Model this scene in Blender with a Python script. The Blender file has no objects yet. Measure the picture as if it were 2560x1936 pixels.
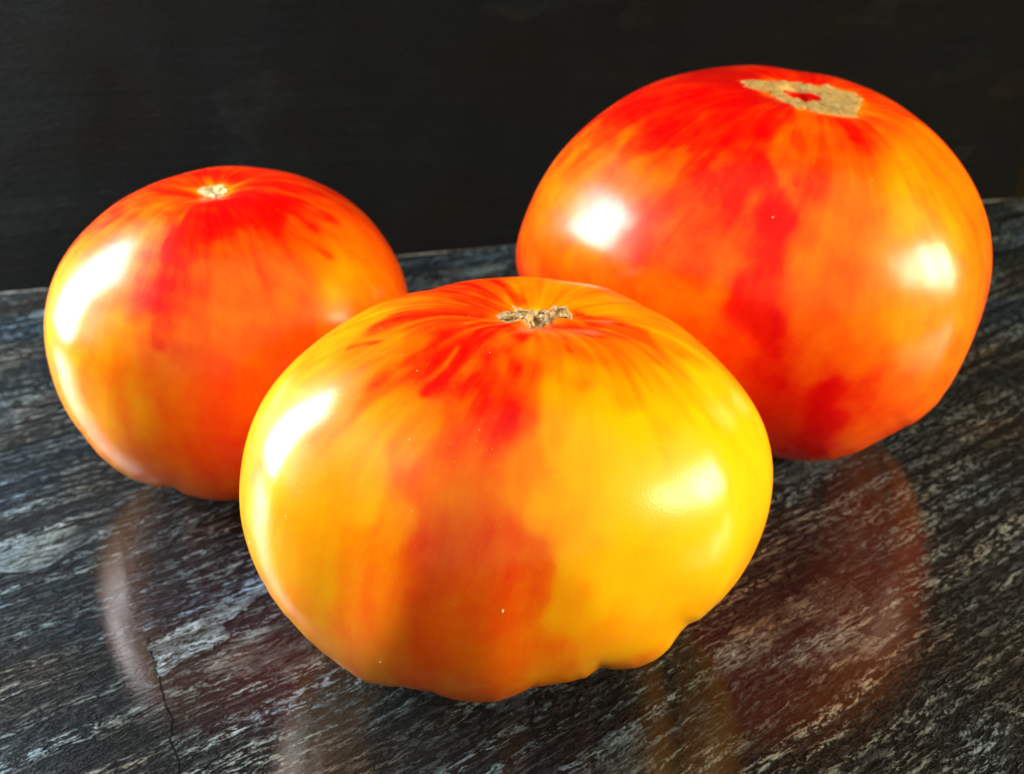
import bpy, bmesh, math, random
import numpy as np
from mathutils import Vector, Matrix, noise

sc = bpy.context.scene
col = sc.collection
R = math.radians

# ------------------------------------------------------------------ camera
cam_d = bpy.data.cameras.new("camera")
cam = bpy.data.objects.new("camera", cam_d)
col.objects.link(cam)
cam.location = (0, 0, 0.135)
cam.rotation_euler = (R(90 - 25), 0, 0)
cam_d.sensor_width = 36
cam_d.lens = 36 * 2459 / 2560
cam_d.clip_start = 0.01
cam_d.clip_end = 20
cam_d.dof.use_dof = True
cam_d.dof.focus_distance = 0.158
cam_d.dof.aperture_fstop = 26
sc.camera = cam

# ------------------------------------------------------------------ dim room around the table
world = bpy.data.worlds.new("World")
sc.world = world
world.use_nodes = True
world.node_tree.nodes["Background"].inputs[0].default_value = (1.0, 0.75, 0.3, 1)
world.node_tree.nodes["Background"].inputs[1].default_value = 0.015

def lamp(name, loc, target, sx, sy, radiance, color, roll=0):
    d = bpy.data.lights.new(name, 'AREA')
    d.shape = 'RECTANGLE'
    d.size, d.size_y = sx, sy
    d.energy = radiance * sx * sy * math.pi
    d.color = color
    o = bpy.data.objects.new(name, d)
    col.objects.link(o)
    o.location = loc
    v = Vector(target) - Vector(loc)
    o.rotation_euler = (v.to_track_quat('-Z', 'Y').to_matrix() @ Matrix.Rotation(R(roll), 3, 'Z')).to_euler()
    return o

MID = (0.0, 0.2, 0.04)
# window on the left: two bright panes and the soft glow of the curtain and reveal round them
lamp("window_pane_lamp", (-0.37, 0.285, 0.175), MID, 0.135, 0.30, 50, (0.86, 0.95, 1.0))
lamp("window_pane_lamp", (-0.42, 0.13, 0.16), MID, 0.06, 0.15, 5, (0.90, 0.96, 1.0))
lamp("window_glow_lamp", (-0.47, 0.24, 0.30), MID, 0.58, 0.50, 1.7, (0.68, 0.87, 1.0))
# smaller warm window on the right, three narrow openings
lamp("side_lamp", (0.56, -0.03, 0.22), (0.02, 0.2, 0.04), 0.062, 0.14, 58, (1.0, 0.88, 0.62))
lamp("side_lamp", (0.58, 0.09, 0.19), (0.02, 0.2, 0.04), 0.065, 0.165, 84, (1.0, 0.88, 0.62))
lamp("side_lamp", (0.58, 0.20, 0.15), (0.02, 0.2, 0.04), 0.06, 0.155, 56, (1.0, 0.88, 0.62))
lamp("side_glow_lamp", (0.66, 0.05, 0.26), (0.02, 0.2, 0.04), 0.5, 0.5, 2.0, (1.0, 0.70, 0.34))
# broad fill lamp added above and behind the camera to brighten the fronts
lamp("fill_lamp", (0.0, -0.75, 0.95), MID, 3.4, 2.6, .64, (1.0, 0.93, 0.82))

vs = sc.view_settings
vs.view_transform = 'Standard'
vs.look = 'None'
vs.gamma = 1
vs.exposure = 0.08
vs.use_curve_mapping = False
sc.render.engine = 'CYCLES'
sc.cycles.use_denoising = True
sc.cycles.max_bounces = 8

# ------------------------------------------------------------------ node helpers
class NT:
    def __init__(self, name):
        self.m = bpy.data.materials.new(name)
        self.m.use_nodes = True
        self.t = self.m.node_tree
        self.b = self.t.nodes["Principled BSDF"]
    def n(self, typ, **kw):
        nd = self.t.nodes.new(typ)
        for k, v in kw.items():
            if k.startswith('i_'):
                k = k[2:]
                key = int(k) if k.isdigit() else k.replace('_', ' ')
                nd.inputs[key].default_value = v
            else:
                setattr(nd, k, v)
        return nd
    def l(self, a, b, ao=0):
        out = a.outputs[ao] if hasattr(a, 'outputs') else a
        self.t.links.new(out, b)
    def set(self, **kw):
        for k, v in kw.items():
            self.b.inputs[k.replace('_', ' ')].default_value = v
    def ramp(self, stops, interp='LINEAR'):
        r = self.n('ShaderNodeValToRGB')
        r.color_ramp.interpolation = interp
        e = r.color_ramp.elements
        while len(e) < len(stops):
            e.new(0.5)
        for el, (p, c) in zip(e, stops):
            el.position = p
            el.color = (*c, 1) if len(c) == 3 else c
        return r
    def math(self, op, a, b=None, clamp=False):
        m = self.n('ShaderNodeMath', operation=op, use_clamp=clamp)
        for i, x in enumerate((a, b)):
            if x is None:
                continue
            if isinstance(x, (int, float)):
                m.inputs[i].default_value = x
            else:
                self.l(x, m.inputs[i])
        return m

def skin_material():
    t = NT("tomato_skin")
    at = t.n('ShaderNodeAttribute', attribute_name='ripeness')
    tc = t.n('ShaderNodeTexCoord')
    n1 = t.n('ShaderNodeTexNoise', i_Scale=160, i_Detail=4, i_Roughness=.6)
    t.l(tc.outputs['Object'], n1.inputs['Vector'])
    n2 = t.n('ShaderNodeTexNoise', i_Scale=900, i_Detail=3, i_Roughness=.6)
    t.l(tc.outputs['Object'], n2.inputs['Vector'])
    a = t.math('MULTIPLY_ADD', n1, .16); a.inputs[2].default_value = -.08
    b = t.math('MULTIPLY_ADD', n2, .08); b.inputs[2].default_value = -.04
    s = t.math('ADD', at.outputs['Fac'], a)
    me = t.n('ShaderNodeAttribute', attribute_name='meridian')
    n5 = t.n('ShaderNodeTexNoise', i_Scale=11, i_Detail=5, i_Roughness=.62)
    t.l(me.outputs['Vector'], n5.inputs['Vector'])
    c = t.math('MULTIPLY_ADD', n5, .22); c.inputs[2].default_value = -.11
    s = t.math('ADD', s, c)
    s = t.math('ADD', s, b)
    vo = t.n('ShaderNodeTexVoronoi', i_Scale=620)
    t.l(tc.outputs['Object'], vo.inputs['Vector'])
    po = t.n('ShaderNodeMapRange', i_1=.10, i_2=.22, i_3=-.16, i_4=0)
    t.l(vo.outputs['Distance'], po.inputs[0])
    pk = t.n('ShaderNodeMapRange', i_1=.52, i_2=.7, i_3=0, i_4=1)
    t.l(n1, pk.inputs[0])
    s = t.math('ADD', s, t.math('MULTIPLY', po, pk))
    rp = t.ramp([(0.0, (.88, .45, .001)), (.2, (.90, .36, .0008)), (.35, (.92, .28, .0006)), (.5, (.90, .18, .0005)), (.7, (.86, .088, .0005)), (.8, (.82, .044, .0005)), (.9, (.77, .011, .0005)), (1.0, (.68, .0012, .0005))])
    t.l(s, rp.inputs[0])
    t.l(rp, t.b.inputs['Base Color'])
    # faint pores and scuffs in the wax
    n3 = t.n('ShaderNodeTexNoise', i_Scale=2600, i_Detail=2)
    t.l(tc.outputs['Object'], n3.inputs['Vector'])
    n4 = t.n('ShaderNodeTexNoise', i_Scale=70, i_Detail=2)
    t.l(tc.outputs['Object'], n4.inputs['Vector'])
    h = t.math('MULTIPLY_ADD', n4, 6.0); t.l(n3, h.inputs[2])
    bp = t.n('ShaderNodeBump', i_Strength=.12, i_Distance=.0002)
    t.l(h, bp.inputs['Height'])
    t.l(bp, t.b.inputs['Normal'])
    rr = t.ramp([(.3, (.19,) * 3), (.7, (.26,) * 3)])
    t.l(n1, rr.inputs[0])
    t.l(rr, t.b.inputs['Roughness'])
    t.set(IOR=1.33,
          Specular_IOR_Level=.5)
    return t.m

def cork_material(name, c0, c1, c2):
    t = NT(name)
    tc = t.n('ShaderNodeTexCoord')
    n1 = t.n('ShaderNodeTexNoise', i_Scale=700, i_Detail=5, i_Roughness=.65)
    t.l(tc.outputs['Object'], n1.inputs['Vector'])
    rp = t.ramp([(.32, c0), (.48, c1), (.7, c2)])
    t.l(n1, rp.inputs[0])
    t.l(rp, t.b.inputs['Base Color'])
    n2 = t.n('ShaderNodeTexNoise', i_Scale=1800, i_Detail=4)
    t.l(tc.outputs['Object'], n2.inputs['Vector'])
    bp = t.n('ShaderNodeBump', i_Strength=.8, i_Distance=.0004)
    t.l(n2, bp.inputs['Height'])
    t.l(bp, t.b.inputs['Normal'])
    t.set(Roughness=.75)
    return t.m

GRAIN = R(37)
def slate_material(name, dark, mid, light, coat, fleck, wallmap=False, bias=.705):
    t = NT(name)
    tc = t.n('ShaderNodeTexCoord')
    mp = t.n('ShaderNodeMapping', vector_type='TEXTURE')
    mp.inputs['Rotation'].default_value = (R(90), 0, R(18)) if wallmap else (0, 0, GRAIN)
    t.l(tc.outputs['Object'], mp.inputs['Vector'])
    # gentle waviness of the cleavage grain
    nw = t.n('ShaderNodeTexNoise', i_Scale=22, i_Detail=2)
    t.l(mp, nw.inputs['Vector'])
    wv = t.n('ShaderNodeVectorMath', operation='MULTIPLY_ADD')
    t.l(nw.outputs['Color'], wv.inputs[0])
    wv.inputs[1].default_value = (.006, .006, 0)
    t.l(mp, wv.inputs[2])
    def stretched(sx, sy, scale, detail, rough=.6, dist=0.0):
        m2 = t.n('ShaderNodeMapping')
        m2.inputs['Scale'].default_value = (sx, sy, 1)
        t.l(wv, m2.inputs['Vector'])
        nn = t.n('ShaderNodeTexNoise', i_Scale=scale, i_Detail=detail, i_Roughness=rough, i_Distortion=dist)
        t.l(m2, nn.inputs['Vector'])
        return nn
    ridges = stretched(.27, 1, 1080, 3, .6, .7)       # short ridges lying along the grain
    crumbs = stretched(.6, 1, 2400, 2, .6, .6)      # crumbly grain on them, splitting up the painted glints
    rows = stretched(.05, 1, 330, 2, .55)           # long furrows
    patch = stretched(.4, 1, 60, 4, .6)             # worn areas
    def span(x, a, b, c, d):
        m = t.n('ShaderNodeMapRange', i_1=a, i_2=b, i_3=c, i_4=d)
        t.l(x, m.inputs[0])
        return m
    rc = t.math('MULTIPLY_ADD', crumbs, .45); t.l(ridges, rc.inputs[2])      # mean .72
    fl = span(rc, bias, bias + fleck, 0, 1)  # pale flecks: stone grain with the relief's glints put into the colour
    pa = span(patch, .34, .66, .26 if bias > .65 else .7, 1)
    ro = span(rows, .40, .58, .12 if bias > .65 else .45, 1)
    fac = t.math('MULTIPLY', t.math('MULTIPLY', fl, pa), ro)
    # thin flakes where a paler layer of the stone lies bare, cut off sharply across the grain
    mv = t.n('ShaderNodeMapping'); mv.inputs['Scale'].default_value = (.42, 1, 1); mv.inputs['Location'].default_value = (.31, .17, 0)
    t.l(wv, mv.inputs['Vector'])
    vo = t.n('ShaderNodeTexVoronoi', i_Scale=80)
    t.l(mv, vo.inputs['Vector'])
    sx = t.n('ShaderNodeSeparateColor'); t.l(vo.outputs['Color'], sx.inputs[0])
    cell = span(sx.outputs[0], .86, .88, 0, .6)
    layer = t.math('MULTIPLY', cell, span(rc, .60, .78, .12, 1))
    layer = t.math('MULTIPLY', layer, span(patch, .40, .58, 0, 1))
    fac = t.math('MAXIMUM', fac, layer)
    cellh = t.math('MULTIPLY', sx.outputs[0], .25)
    pm = t.math('MULTIPLY_ADD', rows, .8); t.l(rc, pm.inputs[2])
    pm = t.math('ADD', pm, cellh)
    rp = t.ramp([(0.0, dark), (.3, mid), (1.0, light)])
    t.l(fac, rp.inputs[0])
    # mineral tint, brown to blue-grey
    tint = stretched(.5, 1, 30, 2)
    tr = t.ramp([(.33, (1.2, .9, .72)), (.47, (.9, 1, 1)), (.65, (.65, .92, 1.25))])
    t.l(tint, tr.inputs[0])
    mx = t.n('ShaderNodeMix', data_type='RGBA', blend_type='MULTIPLY')
    mx.inputs[0].default_value = 1
    t.l(rp, mx.inputs[6]); t.l(tr, mx.inputs[7])
    t.l(mx.outputs[2], t.b.inputs['Base Color'])
    bp = t.n('ShaderNodeBump', i_Strength=1.0, i_Distance=.0014)
    t.l(pm, bp.inputs['Height'])
    t.l(bp, t.b.inputs['Normal'])
    bc = t.n('ShaderNodeBump', i_Strength=.14, i_Distance=.0003)
    t.l(pm, bc.inputs['Height'])
    t.l(bc, t.b.inputs['Coat Normal'])
    t.set(Roughness=.8 if wallmap else .5, Specular_IOR_Level=.1 if wallmap else .04, IOR=1.5, Coat_Weight=coat, Coat_Roughness=.045, Coat_IOR=1.5)
    return t.m

M_SKIN = skin_material()
M_CORK_F = cork_material("dry_stem_scar", (.10, .055, .02), (.48, .31, .12), (.72, .56, .30))
M_CORK_R = cork_material("corky_scar", (.24, .12, .025), (.44, .26, .06), (.56, .37, .12))
M_CORK_L = cork_material("pale_scar", (.36, .25, .09), (.5, .37, .15), (.6, .48, .26))
M_SPECK = cork_material("pale_speck", (.75, .33, .06), (.8, .42, .12), (.85, .55, .25))
M_SLATE = slate_material("polished_slate", (.0035, .004, .0045), (.045, .047, .045), (.29, .31, .285), .72, .14)
M_WALL = slate_material("dark_slate_panel", (.0018, .0018, .0015), (.0038, .0038, .0032), (.011, .011, .009), 0.0, .3, True)
M_PALE_PATCH = slate_material("pale_patch_slate", (.006, .007, .007), (.08, .085, .08), (.36, .39, .37), .6, .24, bias=.60001)
M_CRACK = cork_material("crack_dark", (.003, .003, .003), (.006, .006, .006), (.012, .012, .012))
M_CRACK.node_tree.nodes['Principled BSDF'].inputs['Specular IOR Level'].default_value = 0
M_EDGE = cork_material("chipped_slate_edge", (.03, .03, .026), (.09, .09, .075), (.26, .26, .22))

def link_mesh(name, verts, faces, mat, parent=None, smooth=True):
    me = bpy.data.meshes.new(name)
    me.from_pydata([tuple(v) for v in verts], [], faces)
    me.materials.append(mat)
    if smooth:
        me.polygons.foreach_set('use_smooth', [True] * len(me.polygons))
    me.update()
    o = bpy.data.objects.new(name, me)
    col.objects.link(o)
    if parent:
        o.parent = parent
    return o

# ------------------------------------------------------------------ slate slab and upright slate behind it
A0 = Vector((-0.209, 0.381, 0)); A1 = Vector((0.264, 0.532, 0))      # two points of the slab's back edge
ed = (A1 - A0).normalized(); en = Vector((-ed.y, ed.x, 0))
def slab():
    n = 260; L0, L1 = -0.35, 0.65; depth = 0.75
    vs_, fs = [], []
    rows = [(0, -0.008, -1), (0, -0.0022, -1), (0, -0.0005, 0.0012), (1, 0, .003)]
    for i in range(n + 1):
        s = L0 + (L1 - L0) * i / n
        p = A0 + ed * s
        j = .0016 * noise.noise(Vector((s * 30, 0, 0))) + .0012 * noise.noise(Vector((s * 110, 3, 0)))
        for (k, z, off) in [(0, -.009, -.001), (0, -.003, -.0012), (0, -.0008, .0004), (0, 0, .0022)]:
            q = p - en * (off + j)
            vs_.append((q.x, q.y, z))
        q = p - en * depth
        vs_.append((q.x, q.y, 0)); vs_.append((q.x, q.y, -.009))
    w = 6
    for i in range(n):
        for k in range(w):
            a = i * w + k; b = i * w + (k + 1) % w
            fs.append((a, b, b + w, a + w))
    fs.append(tuple(range(w))[::-1]); fs.append(tuple(n * w + k for k in range(w)))
    o = link_mesh("table_top", vs_, fs, M_SLATE, smooth=False)
    bm = bmesh.new(); bm.from_mesh(o.data); bmesh.ops.recalc_face_normals(bm, faces=bm.faces); bm.to_mesh(o.data); bm.free()
    o["kind"] = "structure"
    o["label"] = "dark polished slate slab with rough grain under the tomatoes"
    # chipped lip along the back edge, pale fracture colour also standing in for glint
    random.seed(5)
    vs_, fs = [], []
    n = 420; m = 6
    for i in range(n + 1):
        s = L0 + .002 + (L1 - L0 - .004) * i / n
        p = A0 + ed * s + en * .0006
        big = max(0.0, .35 + 1.5 * noise.noise(Vector((s * 22, 9, 0))))
        r = .00012 + .0010 * big * (0.6 + .4 * noise.noise(Vector((s * 160, 1, 4))))
        for k in range(m):
            a = 2 * math.pi * k / m
            rr = r * (1 + .35 * noise.noise(Vector((s * 300, k * 1.7, 2))))
            q = p + en * (rr * 1.6 * math.cos(a))
            vs_.append((q.x, q.y, -.0006 + rr * math.sin(a)))
    for i in range(n):
        for k in range(m):
            a = i * m + k; b = i * m + (k + 1) % m
            fs.append((a, a + m, b + m, b))
    link_mesh("chipped_edge", vs_, fs, M_EDGE, o)
    return o
slab()

def wall():
    g = .007; th = .009; hgt = .30
    s0, s1 = -0.035, 0.517
    nx, nz = 90, 50
    vs_, fs = [], []
    for i in range(nx + 1):
        for k in range(nz + 1):
            s = s0 + (s1 - s0) * i / nx; z = -.009 + (hgt + .009) * k / nz
            jj = .0012 * noise.noise(Vector((s * 18, z * 18, 7))) + .0006 * noise.noise(Vector((s * 60, z * 60, 7)))
            e = .0012 * noise.noise(Vector((z * 90, i, 3))) if i in (0, nx) else 0
            p = A0 + ed * (s + e) + en * (g + jj)
            vs_.append((p.x, p.y, z))
    W = nz + 1
    F0 = len(vs_)
    for i in range(nx):
        for k in range(nz):
            a = i * W + k
            fs.append((a, a + W, a + W + 1, a + 1))
    for (s, z) in ((s0, -.009), (s1, -.009), (s1, hgt), (s0, hgt)):
        p = A0 + ed * s + en * (g + th)
        vs_.append((p.x, p.y, z))
    b0, b1, b2, b3 = F0, F0 + 1, F0 + 2, F0 + 3
    fs.append((b1, b0, b3, b2))
    fs.append(tuple([b0] + [i * W for i in range(nx, -1, -1)][::-1] + [b1]))
    fs.append(tuple([b3, b2] + [i * W + nz for i in range(nx, -1, -1)]))
    fs.append(tuple([b0, b3] + [k for k in range(nz, -1, -1)]))
    fs.append(tuple([b2, b1] + [nx * W + k for k in range(nz + 1)]))
    o = link_mesh("back_wall", vs_, fs, M_WALL)
    bm = bmesh.new(); bm.from_mesh(o.data); bmesh.ops.recalc_face_normals(bm, faces=bm.faces); bm.to_mesh(o.data); bm.free()
    o["kind"] = "structure"
    o["label"] = "near-black upright slate panel behind the tomatoes"
wall()

# ------------------------------------------------------------------ tomatoes
TOMATOES = {
 'left': dict(
  seed=3, streak=.015, shift=.06, under=.45, collar=.03, collar_gain=.42,
  h=0.8,
  e=0.85,
  ez=0.9,
  ribs=[(5, 0.008), (3, 0.012), (8, 0.004)],
  dimple=(0.07, 0.22),
  bdimple=(0.1, 0.3),
  depth=0.95,
  centre=[-0.0752, 0.24052, 0.03886],
  radius=0.04785,
  rot=[[0.99939, 0.00091, 0.03489], [0.0, 0.99966, -0.02618], [-0.0349, 0.02616, 0.99905]],
  axis=[-0.2788, 0.89175, -0.35645],
  girth=[1.0219, 1.0248, 1.0273, 1.0295, 1.0313, 1.0328, 1.0342, 1.0356, 1.0373, 1.0393, 1.0419, 1.0449, 1.0485, 1.0525, 1.0565, 1.0603, 1.0635, 1.0658, 1.0672, 1.0681, 1.0688, 1.0697, 1.0712, 1.0733, 1.0755, 1.0774, 1.0785, 1.0783, 1.0768, 1.0741, 1.0704, 1.0663, 1.0621, 1.0582, 1.0549, 1.052, 1.0491, 1.0458, 1.042, 1.0376, 1.0331, 1.0287, 1.0241, 1.0193, 1.0135, 1.0066, 0.9983, 0.9889, 0.9786, 0.9681, 0.9579, 0.9485, 0.9401, 0.9329, 0.9268, 0.9217, 0.9173, 0.9135, 0.9103, 0.9075, 0.9051, 0.903, 0.9013, 0.8999, 0.8989, 0.8982, 0.898, 0.898, 0.8983, 0.8986, 0.8989, 0.899, 0.8989, 0.8986, 0.8985, 0.8985, 0.8989, 0.8997, 0.9007, 0.902, 0.9037, 0.9062, 0.908, 0.9109, 0.9117, 0.9212, 0.9277, 0.9382, 0.9461, 0.9517, 0.9618, 0.9683, 0.9756, 0.9834, 0.9809, 0.9844, 0.9832, 0.9706, 0.9595, 0.9826, 1.0088, 1.0169, 1.0287, 1.0321, 1.0412, 1.0413, 1.0415, 1.0413, 1.0412, 1.0398, 1.0369, 1.0311, 1.0262, 1.0203, 1.0147, 1.0089, 1.0043, 0.9995, 0.997, 0.9945, 0.9934, 0.9906, 0.9907, 0.9875, 0.988, 0.9845, 0.9867, 0.9858, 0.9867, 0.9875, 0.9861, 0.9883, 0.9872, 0.9893, 0.9894, 0.9917, 0.9936, 0.9965, 1.0004, 1.004, 1.0077, 1.0115, 1.0152, 1.0187],
  ripe=[[-0.347, 0.302, 0.731, 0.85], [-0.084, 0.257, 0.77, 0.85], [0.187, 0.194, 0.768, 0.88], [0.401, 0.13, 0.744, 0.85], [0.578, 0.061, 0.686, 0.75], [0.735, -0.039, 0.59, 0.65], [0.861, -0.06, 0.456, 0.6], [0.239, -0.207, 0.773, 1.0], [0.416, -0.24, 0.742, 0.97], [0.238, -0.381, 0.74, 1.0], [0.083, -0.358, 0.755, 0.97], [0.385, -0.413, 0.707, 0.92], [-0.092, -0.284, 0.767, 0.8], [-0.218, -0.349, 0.754, 0.7], [0.083, -0.527, 0.704, 0.95], [-0.0, -0.686, 0.623, 0.92], [-0.069, -0.791, 0.534, 0.9], [-0.015, -0.851, 0.464, 0.87], [-0.228, -0.512, 0.7, 0.6], [-0.101, -0.639, 0.65, 0.75], [0.205, -0.631, 0.633, 0.8], [0.359, -0.598, 0.618, 0.8], [0.502, -0.485, 0.635, 0.75], [0.637, -0.516, 0.534, 0.5], [0.729, -0.53, 0.433, 0.35], [0.703, -0.611, 0.382, 0.45], [0.573, -0.615, 0.506, 0.65], [0.414, -0.689, 0.526, 0.7], [0.264, -0.768, 0.506, 0.72], [0.125, -0.788, 0.523, 0.82], [0.273, -0.841, 0.407, 0.5], [0.11, -0.896, 0.378, 0.6], [0.402, -0.824, 0.358, 0.55], [0.512, -0.76, 0.38, 0.6], [-0.081, -0.923, 0.337, 0.55], [-0.219, -0.949, 0.193, 0.48], [-0.306, -0.889, 0.317, 0.5], [-0.514, -0.855, 0.133, 0.5], [-0.562, -0.773, 0.307, 0.54], [-0.705, -0.551, 0.42, 0.48], [-0.47, -0.883, -0.068, 0.42], [-0.409, -0.878, -0.24, 0.5], [-0.189, -0.971, -0.04, 0.45], [0.034, -0.982, 0.107, 0.6], [0.237, -0.95, 0.12, 0.68], [0.153, -0.968, -0.12, 0.72], [-0.098, -0.932, -0.306, 0.6], [0.172, -0.883, -0.389, 0.72], [-0.376, -0.707, 0.537, 0.64], [-0.504, -0.504, 0.616, 0.7], [-0.584, -0.564, 0.53, 0.58], [-0.403, -0.375, 0.708, 0.75], [-0.43, -0.091, 0.751, 0.82], [0.87, -0.266, 0.39, 0.6], [0.792, -0.403, 0.441, 0.5]],
  sigma=0.092,
  scar=[[-0.082, 0.031], [-0.065, 0.084], [-0.045, 0.097], [-0.036, 0.119], [0.024, 0.122], [0.064, 0.06], [0.088, -0.005], [0.065, -0.022], [0.026, -0.009], [0.034, -0.081], [0.006, -0.026], [-0.048, 0.008]],
  strokes=[([[-0.029, -0.557, 0.696], [-0.021, -0.614, 0.668], [-0.023, -0.656, 0.643], [-0.025, -0.705, 0.609], [-0.026, -0.742, 0.58], [-0.041, -0.776, 0.549], [-0.043, -0.816, 0.508]], 0.052, 0.98), ([[-0.014, -0.816, 0.508], [-0.029, -0.838, 0.482], [-0.03, -0.858, 0.455], [-0.031, -0.883, 0.417], [-0.047, -0.899, 0.388], [-0.048, -0.915, 0.358], [-0.049, -0.929, 0.327]], 0.04, 0.88), ([[0.109, -0.407, 0.742], [0.156, -0.405, 0.739], [0.196, -0.402, 0.736], [0.244, -0.407, 0.731], [0.287, -0.396, 0.731], [0.331, -0.395, 0.725], [0.375, -0.375, 0.724]], 0.071, 1.0), ([[0.045, -0.168, 0.758], [0.065, -0.228, 0.765], [0.078, -0.272, 0.765], [0.086, -0.3, 0.763], [0.094, -0.327, 0.76], [0.098, -0.34, 0.758], [0.105, -0.367, 0.752]], 0.011, 0.72), ([[0.073, 0.078, 0.742], [0.134, 0.044, 0.753], [0.189, 0.023, 0.76], [0.237, 0.025, 0.765], [0.28, 0.039, 0.766], [0.333, 0.071, 0.761], [0.365, 0.112, 0.754]], 0.017, 0.8), ([[-0.251, -0.31, 0.758], [-0.251, -0.359, 0.748], [-0.26, -0.385, 0.74], [-0.274, -0.406, 0.732], [-0.279, -0.447, 0.718], [-0.292, -0.467, 0.708], [-0.301, -0.502, 0.692]], 0.043, 0.6), ([[-0.023, -0.326, 0.763], [-0.032, -0.367, 0.757], [-0.044, -0.42, 0.745], [-0.056, -0.458, 0.734], [-0.068, -0.482, 0.726], [-0.082, -0.517, 0.712], [-0.097, -0.55, 0.697]], 0.031, 0.72), ([[0.175, -0.822, 0.472], [0.192, -0.832, 0.453], [0.208, -0.834, 0.444], [0.224, -0.837, 0.435], [0.24, -0.838, 0.426], [0.257, -0.84, 0.416], [0.273, -0.841, 0.407]], 0.047, 0.5), ([[0.715, -0.429, 0.516], [0.713, -0.463, 0.498], [0.709, -0.497, 0.48], [0.704, -0.53, 0.462], [0.7, -0.547, 0.452], [0.7, -0.567, 0.433], [0.7, -0.588, 0.413]], 0.054, 0.32), ([[0.264, -0.541, 0.672], [0.293, -0.575, 0.648], [0.317, -0.597, 0.63], [0.347, -0.626, 0.603], [0.372, -0.644, 0.581], [0.397, -0.661, 0.559], [0.427, -0.683, 0.527]], 0.047, 0.8), ([[0.462, -0.348, 0.706], [0.49, -0.369, 0.689], [0.514, -0.374, 0.677], [0.541, -0.393, 0.657], [0.573, -0.401, 0.637], [0.596, -0.402, 0.622], [0.627, -0.407, 0.599]], 0.047, 0.82), ([[-0.292, 0.062, 0.766], [-0.252, 0.031, 0.768], [-0.208, 0.004, 0.762], [-0.176, 0.0, 0.756], [-0.142, -0.005, 0.747], [-0.125, 0.002, 0.743], [-0.088, -0.003, 0.733]], 0.059, 0.94), ([[0.083, 0.207, 0.764], [0.158, 0.158, 0.764], [0.233, 0.099, 0.766], [0.306, 0.06, 0.764], [0.365, 0.051, 0.757], [0.418, 0.059, 0.745], [0.479, 0.084, 0.725]], 0.071, 0.96), ([[0.353, -0.286, 0.751], [0.398, -0.269, 0.743], [0.448, -0.259, 0.729], [0.49, -0.229, 0.717], [0.537, -0.206, 0.699], [0.581, -0.178, 0.68], [0.625, -0.133, 0.66]], 0.059, 0.94), ([[-0.152, 0.274, 0.767], [-0.111, 0.262, 0.769], [-0.079, 0.275, 0.771], [-0.038, 0.268, 0.771], [-0.01, 0.286, 0.771], [0.03, 0.283, 0.769], [0.06, 0.308, 0.767]], 0.047, 0.93)],
 ),
 'front': dict(
  seed=8, streak=.038, shift=.06, under=.3, collar=.045, collar_gain=.28,
  h=0.74,
  e=0.85,
  ez=0.9,
  ribs=[(7, 0.01), (4, 0.01), (11, 0.006)],
  dimple=(0.1, 0.3),
  bdimple=(0.12, 0.35),
  depth=0.88,
  centre=[-0.00144, 0.17009, 0.03432],
  radius=0.0532,
  rot=[[0.98629, -0.01438, 0.16442], [0.0, 0.99619, 0.08716], [-0.16505, -0.08596, 0.98253]],
  axis=[-0.00728, 0.86054, -0.50934],
  girth=[0.9837, 0.9888, 0.9937, 0.9983, 1.0022, 1.0053, 1.0073, 1.0084, 1.0088, 1.0088, 1.0088, 1.009, 1.0096, 1.0108, 1.0129, 1.0159, 1.02, 1.0251, 1.0308, 1.0364, 1.0409, 1.0438, 1.0448, 1.0446, 1.0441, 1.0442, 1.0451, 1.0463, 1.0466, 1.045, 1.0408, 1.034, 1.0254, 1.016, 1.0066, 0.9976, 0.9889, 0.9808, 0.9732, 0.9665, 0.9611, 0.9571, 0.9543, 0.9522, 0.95, 0.9471, 0.943, 0.9379, 0.9322, 0.9267, 0.9218, 0.918, 0.9154, 0.9142, 0.9143, 0.9154, 0.9174, 0.92, 0.9231, 0.9266, 0.9302, 0.9338, 0.9374, 0.9406, 0.9435, 0.9461, 0.9484, 0.9505, 0.9524, 0.9542, 0.9557, 0.9571, 0.9583, 0.9592, 0.96, 0.9605, 0.9607, 0.9605, 0.9602, 0.9594, 0.9588, 0.9554, 0.9569, 0.9536, 0.953, 0.9483, 0.9487, 0.9512, 0.9504, 0.9547, 0.9546, 0.963, 0.9711, 0.9873, 0.9972, 0.9732, 0.9571, 0.9088, 0.8945, 0.8858, 0.851, 0.8841, 0.8929, 0.8944, 0.8983, 0.901, 0.8949, 0.9029, 0.8704, 0.8485, 0.8203, 0.788, 0.8086, 0.811, 0.8177, 0.8258, 0.8203, 0.8233, 0.7992, 0.7802, 0.8193, 0.8366, 0.8508, 0.8552, 0.8592, 0.8579, 0.8531, 0.8428, 0.8377, 0.8418, 0.8678, 0.8809, 0.896, 0.9129, 0.9246, 0.9344, 0.9407, 0.9474, 0.953, 0.9587, 0.9641, 0.9691, 0.9739, 0.9788],
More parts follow.
